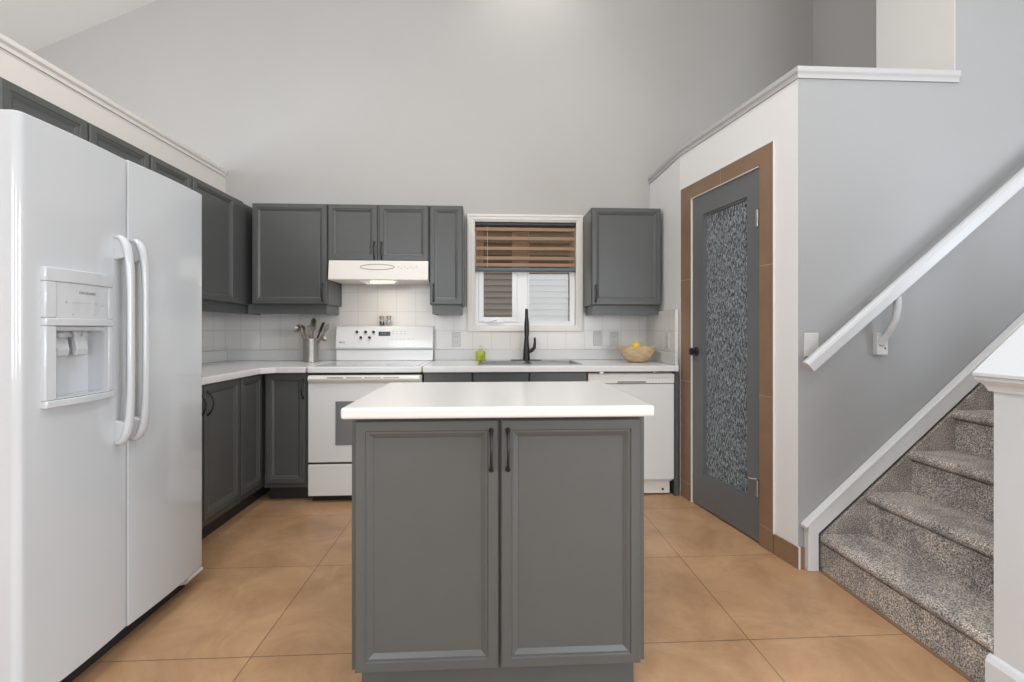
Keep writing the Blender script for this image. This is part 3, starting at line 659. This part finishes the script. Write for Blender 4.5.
pn = MB(); pn.prism([(on_bg(1.03)-.0012, 1.03), (on_bg(1.03)+.0004, 1.03), (on_bg(1.178)+.006, 1.178), (on_bg(1.165)-.0012, 1.165)], -.27, .27, 'X')
for (x, z) in ((-.224, 1.144), (-.157, 1.144), (-.095, 1.144), (-.193, 1.100), (-.126, 1.100)):
    k = MB().lathe([(.014, 0), (.0135, .006), (.011, .010), (0, .010)], (x+.012, on_bg(z)-.001, z), 18, M=RT @ FAC).build('burner_knob', M['plastic'], BG, smooth=True)
    MB().lathe([(.0112, .0101), (.0112, .0135), (0, .0135)], (x+.012, on_bg(z)-.001, z), 14, M=RT @ FAC).build('knob_cap', M['black'], k)
MB().box(-.046, .046, on_bg(1.13)-.003, on_bg(1.13)+.004, 1.113, 1.147).build('clock_display', M['display'], BG, bevel=.001)
text('clock_digits', '12:10', .020, M['digits'], BG, (-.01, on_bg(1.13)-.0034, 1.130), RX)
for r in range(3):
    for k in range(7):
        x = -.03+k*.032+(.0 if r else .06); z = 1.088 if r == 0 else (1.150 if r == 1 else 1.130)
        if r and k < 3 or x > .245: continue
        MB().box(x-.006, x+.006, on_bg(z)-.0012, on_bg(z)+.003, z-.0022, z+.0022).build('button_mark', M['printlight'], BG)
MB().lathe([(.0075, 0), (.0075, .001), (0, .001)], (-.343, on_bg(1.062)-.0004, 1.062), 16, M=FAC).build('brand_badge', M['utensil'], BG)
text('brand_lettering', 'LG', .021, M['print'], BG, (-.321, on_bg(1.062)-.0012, 1.062), RX)

def shaker(x, label, fill):
    t = thing('spice_shaker', label, 'shaker', (x, 3.66, 1.1955)); 
    MB().lathe([(.017, 0), (.019, .003), (.018, .045), (.015, .055)], n=20).build('glass_jar', M['jar'], t, smooth=True)
    MB().lathe([(.0155, .002), (.0165, .004), (.0158, .035), (0, .035)], n=20).build('spice', M[fill], t, smooth=True)
    MB().lathe([(.0175, .0552), (.018, .058), (.018, .072), (.015, .078), (0, .079)], n=20).build('lid', M['utensil'], t, smooth=True)
shaker(-.868, 'left steel-capped shaker of dark pepper on top of the stove', 'pepper')
shaker(-.812, 'right steel-capped shaker of pale salt on top of the stove', 'salt')

# ------------------------------------------------------------------ range hood
HD = thing('range_hood', 'white under-cabinet range hood with its lamp lit', 'range hood', (-.829, YB-.012, 1.53))
o0 = YB-.012
MB().prism([(-.002, .146), (3.388-o0, .146), (3.386-o0, .132), (3.372-o0, .018), (3.370-o0, .004), (3.376-o0, .0), (-.002, .0)], -.362, .368, 'X').build('hood_shell', M['applwarm'], HD, bevel=.004, smooth=True)
def hood_face(x, z):  # point on the sloped fascia
    t = (z-.018)/(.132-.018); return (x, 3.372-o0 + t*.014 - .0015, z)
m_ = MB(); m_.tube([hood_face(.125*math.cos(a)-.005, .098+.020*math.sin(a)) for a in [2*PI*i/40 for i in range(41)]], .0022, 6, cap=False); m_.build('oval_ornament', M['greyplastic'], HD)
for k in range(7):
    x, y, z = hood_face(.15+k*.022, .100 - (k % 2)*.012); MB().box(x-.006, x+.006, y-.001, y+.003, z-.002, z+.002).build('switch_mark', M['printlight'], HD)
m_ = MB(); m_.prism([(-.150, 0), (.150, 0), (.120, -.022), (-.085, -.030)], 3.40-o0, 3.50-o0, 'Y'); m_.build('lamp_housing', M['applwarm'], HD, bevel=.002)
MB().box(-.06, .115, 3.397-o0, 3.3995-o0, -.020, -.004).build('lamp_lens', M['lens'], HD)
area('hood_lamp', (-.80, 3.50, 1.495), (0, 0, 0), .25, .1, .7, (1.0, .85, .66))

# ------------------------------------------------------------------ dishwasher
DW = thing('dishwasher', 'white built-in dishwasher under the right end of the counter', 'dishwasher', (.980, 3.08, 0))
MB().box(-.300, .300, .03, .58, .10, .860).build('body', M['appl'], DW)
MB().box(-.303, .303, 0, .028, .118, .786).build('door', M['appl'], DW, bevel=.005, seg=3)
MB().box(-.303, .303, -.006, .028, .790, .856).build('control_panel', M['applwarm'], DW, bevel=.005, seg=3)
MB().box(-.10, .10, -.010, -.006, .794, .806).build('latch_recess', M['greyplastic'], DW, bevel=.002)
for k in range(8): MB().box(.10+k*.022, .112+k*.022, -.0072, -.0055, .826, .830).build('button_mark', M['printlight'], DW)
MB().box(-.285, .285, .035, .06, .012, .100).build('kick_plate', M['applwarm'], DW, bevel=.002)
MB().lathe([(.008, 0), (.008, .004), (0, .004)], (.235, .035, .04), 12, M=FAC).build('screw', M['black'], DW)
for x in (-.21, .165): MB().box(x-.014, x+.014, -.004, .02, .858, .871).build('mounting_bracket', M['chrome'], DW, bevel=.001)

# ------------------------------------------------------------------ island
IS = thing('kitchen_island', 'grey two-door kitchen island in the middle of the floor', 'kitchen island', (.030, 1.405, 0))
MB().box(-.461, .466, .022, .555, .099, .897).build('body', M['cab'], IS, bevel=.001)
MB().box(-.435, .437, .040, .545, 0, .098).build('toe_kick', M['cab'], IS)
for (x0, x1, px) in ((-.446, -.004, -.026), (.004, .448, .026)):
    m_ = MB(); door(m_, x0, x1, .102, .879); o = m_.build('door', M['cab'], IS); pull(o, px, .786)
IT = tag(MB().box(-.437, .497, 1.335, 1.985, .898, .932).build('countertop', M['counter'], bevel=.008, seg=3), 'white rectangular countertop on the kitchen island', 'countertop')

# ------------------------------------------------------------------ refrigerator  (front faces +X)
FX = -1.30; fy0, fy1, fs = 1.312, 2.120, 1.689
RF = thing('refrigerator', 'white side-by-side refrigerator with ice and water dispenser', 'refrigerator', (FX, fy0, 0))
def doorprof(y0, y1, ra=.020, rb=.020, t=.066, crown=.007):
    pts = [(y0, -t)]
    for i in range(7): a = PI/2*i/6; pts.append((y0+ra-ra*math.cos(a), -crown-ra+ra*math.sin(a)))
    n = 12
    for i in range(1, n): u = i/n; pts.append((y0+ra+(y1-y0-ra-rb)*u, -crown+crown*math.sin(PI*u)))
    for i in range(7): a = PI/2*(1-i/6); pts.append((y1-rb+rb*math.cos(a), -crown-rb+rb*math.sin(a)))
    pts.append((y1, -t)); return [(x, y) for y, x in pts]
MB().box(XL+.03-FX, -.080, .004, fy1-fy0-.004, .03, 1.762).build('body', M['fridge'], RF, bevel=.006)
MB().box(XL+.06-FX, -.078, .015, fy1-fy0-.015, .0, .080).build('toe_grille', M['blackrubber'], RF)
MB().box(-.079, -.067, .010, fy1-fy0-.010, .09, 1.758).build('door_gasket', M['blackrubber'], RF)
fz = MB().prism(doorprof(0, fs-fy0-.0035, .022, .004), .092, 1.772).build('freezer_door', M['fridge'], RF, smooth=True)
rr = MB().prism(doorprof(fs-fy0+.0035, fy1-fy0, .004, .014), .088, 1.776).build('refrigerator_door', M['fridge'], RF, smooth=True)
# dispenser
dy0, dy1 = 1.372-fy0, 1.608-fy0
cut(fz, MB().box(-.055, .03, dy0+.030, dy1-.022, .952, 1.172))
for o in (fz, rr):
    for p in o.data.polygons: p.use_smooth = True
    o.data.set_sharp_from_angle(angle=math.radians(35))
    b = o.modifiers.new('bevel', 'BEVEL'); b.width = .006; b.segments = 3; b.limit_method = 'ANGLE'; b.angle_limit = math.radians(60)
# bezel (a ring with a bowed face)
m_ = MB()
def bow(y): u = (y-dy0)/(dy1-dy0); return .010 + .012*math.sin(PI*u)
N_ = 12
def bezelstrip(y0, y1, z0, z1, back=-.010, add=0):
    n = max(1, int((y1-y0)/.018)); pts = [(back, y0)] + [(bow(y0+(y1-y0)*i/n)+add, y0+(y1-y0)*i/n) for i in range(n+1)] + [(back, y1)]
    m_.prism(pts, z0, z1, 'Z')
bezelstrip(dy0, dy1, 1.304, 1.346); bezelstrip(dy0, dy1, 1.1725, 1.196, add=.002); bezelstrip(dy0, dy0+.030, .9525, 1.172); bezelstrip(dy1-.022, dy1, .9525, 1.172); bezelstrip(dy0, dy0+.030, 1.1965, 1.3035); bezelstrip(dy1-.022, dy1, 1.1965, 1.3035); bezelstrip(dy0, dy1, .930, .952, add=.003)
bez = m_.build('dispenser_bezel', M['fridge'], fz, bevel=.003, smooth=True)
m_ = MB(); bezelstrip(dy0+.031, dy1-.023, 1.1965, 1.3035, add=-.004); cp = m_.build('control_panel', M['fridge'], fz, smooth=True)
m_ = MB(); m_.box(-.054, -.051, dy0+.031, dy1-.023, .954, 1.171); m_.box(-.051, .004, dy0+.031, dy0+.034, .954, 1.171); m_.box(-.051, .004, dy1-.026, dy1-.023, .954, 1.171)
m_.box(-.051, .012, dy0+.031, dy1-.023, .953, .958); m_.box(-.051, -.002, dy0+.034, dy1-.026, 1.158, 1.171)
m_.build('dispenser_well', M['fridge'], fz)
for yy in (.075, .140):
    MB().prism([(-.030, 1.158), (-.018, 1.158), (-.006, 1.10), (-.010, 1.080), (-.022, 1.078)], dy0+yy-.020, dy0+yy+.020, 'Y').build('paddle', M['fridge'], fz, bevel=.003)
MB().lathe([(.030, 0), (.030, .012), (.022, .020), (0, .020)], (-.022, dy0+.075, 1.137), 18).build('ice_chute', M['greyplastic'], fz, smooth=True)
MB().lathe([(.010, 0), (.010, .016), (0, .016)], (-.020, dy0+.140, 1.141), 12).build('water_nozzle', M['greyplastic'], fz, smooth=True)
cxp = bow((dy0+dy1)/2)-.004+.0006
text('brand_lettering', 'FRIGIDAIRE', .0115, M['greyplastic'], cp, (cxp, (dy0+dy1)/2+.010, 1.276), RPX)
for (yy, zz, s) in ((.050, 1.245, .004), (.150, 1.245, .004), (.178, 1.240, .004), (.07, 1.208, .003), (.145, 1.208, .003)):
    MB().lathe([(s, 0), (s, .001), (0, .001)], (bow(dy0+yy+.01)-.0045, dy0+yy+.01, zz), 12, M=Matrix.Rotation(PI/2, 3, 'Y')).build('button_mark', M['printlight'], cp)
MB().box(cxp-.001, cxp+.0003, dy0+.075, dy0+.145, 1.2445, 1.2455).build('button_line', M['printlight'], cp)
def fhandle(parent, y, sgn):
    m = MB(); z0, z1 = .764, 1.486; pts = []; rad = []
    half = [(-.004, .004), (.010, .003), (.022, .014), (.031, .034), (.037, .062), (.041, .100), (.043, .150), (.044, .22)]
    path = [(a, z1-b) for a, b in half] + [(a, z0+b) for a, b in half[::-1]]
    wr = [.013, .015, .0165, .017, .0165, .015, .014, .0135]; wd = wr + wr[::-1]
    m.tube([(a, y, z) for a, z in path], wd, 16, flat=(1, .72), up=(0, 1, 0))
    # the broad feet that carry the grip
    for zt, s in ((z1, -1), (z0, 1)):
        m.prism([(-.006, zt+s*.008), (.016, zt+s*.010), (.030, zt+s*.046), (.033, zt+s*.072), (.012, zt+s*.078), (-.006, zt+s*.082)], y-.012, y+.012, 'Y')
    m.build('handle', M['fridge'], parent, smooth=True, bevel=.003)
fhandle(fz, fs-fy0-.050, -1); fhandle(rr, fs-fy0+.019, 1)
MB().prism([(-.060, .086), (-.006, .086), (-.002, .072), (-.018, .054), (-.060, .045)], fy1-fy0-.10, fy1-fy0-.003, 'Y').build('hinge_cover', M['fridge'], RF, bevel=.005)
MB().prism([(-.060, .086), (-.006, .086), (-.002, .072), (-.018, .054), (-.060, .045)], .003, .10, 'Y').build('hinge_cover', M['fridge'], RF, bevel=.005)

# ------------------------------------------------------------------ pantry door, tile surround, baseboards  (local frame of the angled wall)
TR = sthing('trim_7', 'brown tile surround framing the pantry door', 'door trim', (A0.x, A0.y, 0), ang)
m_ = MB(); fl, fr, ft = .028, .864, 2.138; th = .010
# the angled wall's room side is local -y or +y?  direction A->B, room (towards -X) lies to the right: local -y
m_.box(fl, dl-.001, -th, -.001, .001, ft); m_.box(dr+.001, fr, -th, -.001, .001, ft); m_.box(dl-.001, dr+.001, -th, -.001, dt+.001, ft)
m_.build('tile_panel', M['browntile'], TR, bevel=.0008)
m_ = MB(); m_.box(fl-.005, fl-.001, -th-.001, -.001, .001, ft+.004).box(fr+.001, fr+.005, -th-.001, -.001, .10, ft+.004).box(fl-.001, fr+.001, -th-.001, -.001, ft+.001, ft+.005)
m_.build('edge_strip', M['trim'], TR)
m_ = MB(); m_.box(dl+.001, dl+.006, -.012, .10, .001, dt-.001).box(dr-.006, dr-.001, -.001, .10, .001, dt-.001).box(dl+.006, dr-.006, -.012, .10, dt-.006, dt-.001)
m_.build('door_jamb', M['casing'], TR)
D = sthing('door_1', 'grey pantry door with a tall panel of textured rain glass', 'door', (A0.x, A0.y, 0), ang)
x0, x1, z0, z1 = dl+.008, dr-.008, .010, 2.036; gx0, gx1, gz0, gz1 = .272, .670, .222, 1.910; yf = -.002; yb = .034
m_ = MB(); m_.box(x0, gx0, yf, yb, z0, z1).box(gx1, x1, yf, yb, z0, z1).box(gx0, gx1, yf, yb, z0, gz0).box(gx0, gx1, yf, yb, gz1, z1)
m_.build('door_frame', M['doorpaint'], D)
m_ = MB(); e = .012
for a in ((gx0, gx1, gz0, gz0+e), (gx0, gx1, gz1-e, gz1), (gx0, gx0+e, gz0+e, gz1-e), (gx1-e, gx1, gz0+e, gz1-e)): m_.box(a[0]+.0003, a[1]-.0003, yf+.008, yb-.004, a[2]+.0003, a[3]-.0003)
m_.build('glazing_bead', M['doorpaint'], D)
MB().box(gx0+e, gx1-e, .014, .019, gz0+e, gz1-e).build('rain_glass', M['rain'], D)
k = MB(); k.lathe([(.030, 0), (.030, .004), (.024, .010), (.011, .014), (.010, .020), (.020, .025), (.025, .034), (.024, .043), (.014, .048), (0, .049)], (.197, yf, 1.018), 24, M=FAC)
k.build('knob', M['black'], D, smooth=True)
for hz in (1.768, .30):
    h = MB(); h.tube([(dr-.014, -.008, hz-.046), (dr-.014, -.008, hz+.046)], .0065, 10).box(dr-.034, dr-.014, -.0045, -.0022, hz-.045, hz+.045); h.build('hinge', M['steel'], D, smooth=True)
h = MB(); h.tube([(dr-.016, -.012, .352), (dr-.028, -.034, .352), (dr-.036, -.050, .356)], .0035, 8); h.lathe([(.009, 0), (.009, .010), (0, .010)], (dr-.036, -.050, .356), 12, M=FAC); h.build('door_stop', M['chrome'], D, smooth=True)
# baseboards of brown tile
b1 = MB().box(fr+.006, WLEN+.010, -.010, -.001, .001, .105).build('baseboard_pantry', M['browntile'], bevel=.0008); b1.location = (A0.x, A0.y, 0); b1.rotation_euler = (0, 0, ang)
b1['kind'] = 'structure'; b1['label'] = 'brown tile baseboard right of the pantry door'; b1['category'] = 'baseboard'
struct('baseboard_stair', MB().box(B0.x+.004, 1.524, 2.110, 2.119, .001, .105), M['browntile'], 'short brown tile baseboard beside the stair skirt', 'baseboard')
struct('trim_8', MB().box(B0.x-.006, B0.x+.003, 2.1065, 2.119, .001, .108), M['trim'], 'thin white corner bead at the pantry corner', 'trim')

# ------------------------------------------------------------------ stairs
SX, RUN, RISE = 1.580, .2217, .1965; sy_n, sy_f = 1.352, 2.082
ST2 = thing('staircase', 'grey speckled carpeted stairs climbing to the right', 'staircase', (SX, sy_f, 0))
NS = 11
for i in range(NS):
    nz = .181+i*RISE; nx = i*RUN; zb = 0.0 if i == 0 else .181+(i-1)*RISE+.0008
    r = .023; pts = []
    pts.append((nx+.016, zb)); pts.append((nx+.016, nz-2*r-.004)); pts.append((nx+.010, nz-2*r))
    for k in range(7): a = -PI/2 - PI*k/6; pts.append((nx+r+r*math.cos(a), nz-r+r*math.sin(a)))
    pts.append((nx+RUN+.0155, nz)); pts.append((nx+RUN+.0155, zb))
    MB().prism(pts, sy_n-sy_f, -.001, 'Y').build('step', M['carpet'], ST2, smooth=True)
# carpet carried up the wall side under the skirt board
m_ = MB(); sl = RISE/RUN
m_.prism([(.012, .181-.01), (NS*RUN, .181+NS*RISE-.01), (NS*RUN+.02, .181+(NS-1)*RISE-.2), (.25, .0), (.012, .0)], 0, .016, 'Y'); m_.build('carpet_side', M['carpet'], ST2)
# skirt board
sk = MB(); xe = 4.1
def skz(x): return .181+(x-SX)*sl
sk.prism([(1.525, .001), (1.577, .001), (1.577, skz(1.577)+.004), (xe, skz(xe)+.002), (xe, skz(xe)+.105), (1.525, skz(1.525)+.090)], 2.085, 2.118, 'Y')
struct('trim_9', sk, M['trim'], 'white sloping skirt board between stair carpet and grey wall', 'stair skirt', bevel=.003)
sk = MB(); sk.prism([(1.508, skz(1.508)+.090), (xe, skz(xe)+.1055), (xe, skz(xe)+.120), (1.508, skz(1.508)+.104)], 2.079, 2.1185, 'Y')
struct('trim_10', sk, M['trim'], 'white cap strip on top of the stair skirt board', 'stair skirt', bevel=.002)
struct('trim_11', MB().box(SX+.012-.012, SX+.015, sy_n, 2.080, .0, .006), M['browntile'], 'thin tile edge at the foot of the stairs', 'trim')
# knee wall at the near side of the stairs
kx = 1.594; ky0, ky1 = 1.20, 1.350; ksl = .90
KW = sthing('wall_knee', 'white knee wall at the foot of the stairs on the right edge', 'knee wall', (kx, ky1, 0))
L_ = .9
MB().prism([(0, 0), (L_, 0), (L_, .985+L_*ksl), (0, .985)], -.150, 0, 'Y').build('wall_panel', M['knee'], KW, bevel=.001)
m_ = MB(); m_.prism([(-.038, 1.0125), (.0, 1.0125), (L_, 1.0125+L_*ksl), (L_, 1.024+(L_+.038)*ksl), (-.038, 1.024)], -.180, .030, 'Y'); m_.build('sloped_cap', M['knee'], KW, bevel=.002)
m_ = MB(); pr = [(.0, .966), (.008, .966), (.010, .974), (.014, .984), (.024, .994), (.030, 1.002), (.030, 1.0115), (.0, 1.0115)]
rings_ = []
for d, z in pr: rings_.append([m_.bm.verts.new(p) for p in ((.03, -.150-d, z), (-d-.0005, -.150-d, z), (-d-.0005, d+.0005, z), (.03, d+.0005, z))])
for a, b in zip(rings_, rings_[1:]):
    for i in range(3): m_.bm.faces.new((a[i], a[i+1], b[i+1], b[i]))
m_.build('cap_moulding', M['knee'], KW)
m_ = MB(); m_.prism([(-.018, 0), (-.018, .108), (-.010, .124), (-.0005, .132), (-.0005, 0)], -.165, .010, 'Y'); m_.build('plinth', M['knee'], KW, bevel=.001)

# ------------------------------------------------------------------ handrail
HR = thing('handrail', 'white sloping wooden handrail mounted on the grey stair wall', 'handrail', (1.47, 2.04, 0))
hs = .849; xa, xb = 0, 2.5; z_lo = .945
r_ = MB(); L1 = xb
def rail_pts(x): zb = .930+x*hs; return zb
th_ = .082
prof = [(-.022, 0), (.022, 0), (.022, .058), (.016, .074), (.008, th_), (-.008, th_), (-.016, .074), (-.022, .058)]
dirv = Vector((1, 0, hs)).normalized()
A = []; B = []
for (y, h) in prof:
    A.append(r_.bm.verts.new((0 - .0*h + (.062-h)*.35*0, y, .945+h*.62 + 0)))
    B.append(r_.bm.verts.new((xb, y, .945+xb*hs+h)))
# square-cut end, perpendicular to the slope
for v, (y, h) in zip(A, prof): v.co = Vector((.034, y, .966)) + Vector((-dirv.z, 0, dirv.x))*(h*.68)
for v, (y, h) in zip(B, prof): v.co = Vector((xb, y, .966+(xb-.034)*hs)) + Vector((-dirv.z, 0, dirv.x))*(h*.68)
n = len(prof); r_.bm.faces.new(A); r_.bm.faces.new(B[::-1])
for i in range(n): r_.bm.faces.new((A[i], A[(i+1) % n], B[(i+1) % n], B[i]))
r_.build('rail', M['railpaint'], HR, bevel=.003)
for bx in (.440, 1.75):
    zb = .962+(bx-.034)*hs; b = MB()
    b.box(bx-.036, bx+.020, .052, .0795, zb-.268, zb-.160)
    b.tube([(bx-.010, .060, zb-.215), (bx-.008, .048, zb-.190), (bx+.004, .022, zb-.145), (bx+.014, .006, zb-.095), (bx+.018, .0, zb-.04), (bx+.018, .0, zb+.012)], [.022, .016, .016, .016, .016, .016], 14)
    br = b.build('bracket', M['railpaint'], HR, bevel=.003, smooth=True)
    for dz in (-.175, -.235): MB().lathe([(.004, 0), (.004, .0015), (0, .0015)], (bx+.004, .0515, zb+dz), 10, M=FAC).build('screw', M['black'], br)

# ------------------------------------------------------------------ outlets and switch
def plate(name, label, loc, rotz, kind):
    t = thing(name, label, 'outlet' if kind == 'o' else 'light switch', loc, rotz)
    MB().rings(-.036, .036, -.058, .058, [(0, -.003), (.003, -.006), (.01, -.006)], 0).build('cover_plate', M['plate'], t)
    if kind == 'o':
        for s in (-1, 1):
            b = MB().box(-.014, .014, -.0085, -.0062, s*.022-.015, s*.022+.015).build('socket', M['plate'], t, bevel=.002)
            MB().box(-.007, -.005, -.0090, -.0084, s*.022-.006, s*.022+.006).box(.005, .007, -.0090, -.0084, s*.022-.005, s*.022+.005).build('slots', M['print'], b)
    else:
        MB().prism([(-.0062, -.030), (-.0062, .030), (-.011, .028), (-.0085, -.028)], -.015, .015, 'X').build('rocker', M['plate'], t, bevel=.001)
    return t
plate('wall_outlet', 'white outlet on the tiles left of the window', (-.275, ty-.001, 1.083), 0, 'o')
plate('light_switch', 'white rocker switch on the tiles below the right wall cabinet', (.893, ty-.001, 1.090), 0, 's')
plate('wall_outlet', 'white outlet on the tiles behind the fruit bowl', (1.035, ty-.001, 1.083), 0, 'o')
plate('wall_outlet', 'white outlet on the short tiled wall right of the counter', (1.308, 3.26, 1.085), PI/2*-1, 'o')
plate('light_switch', 'white light switch on the grey wall behind the handrail end', (1.562, 2.119, 1.088), 0, 's')
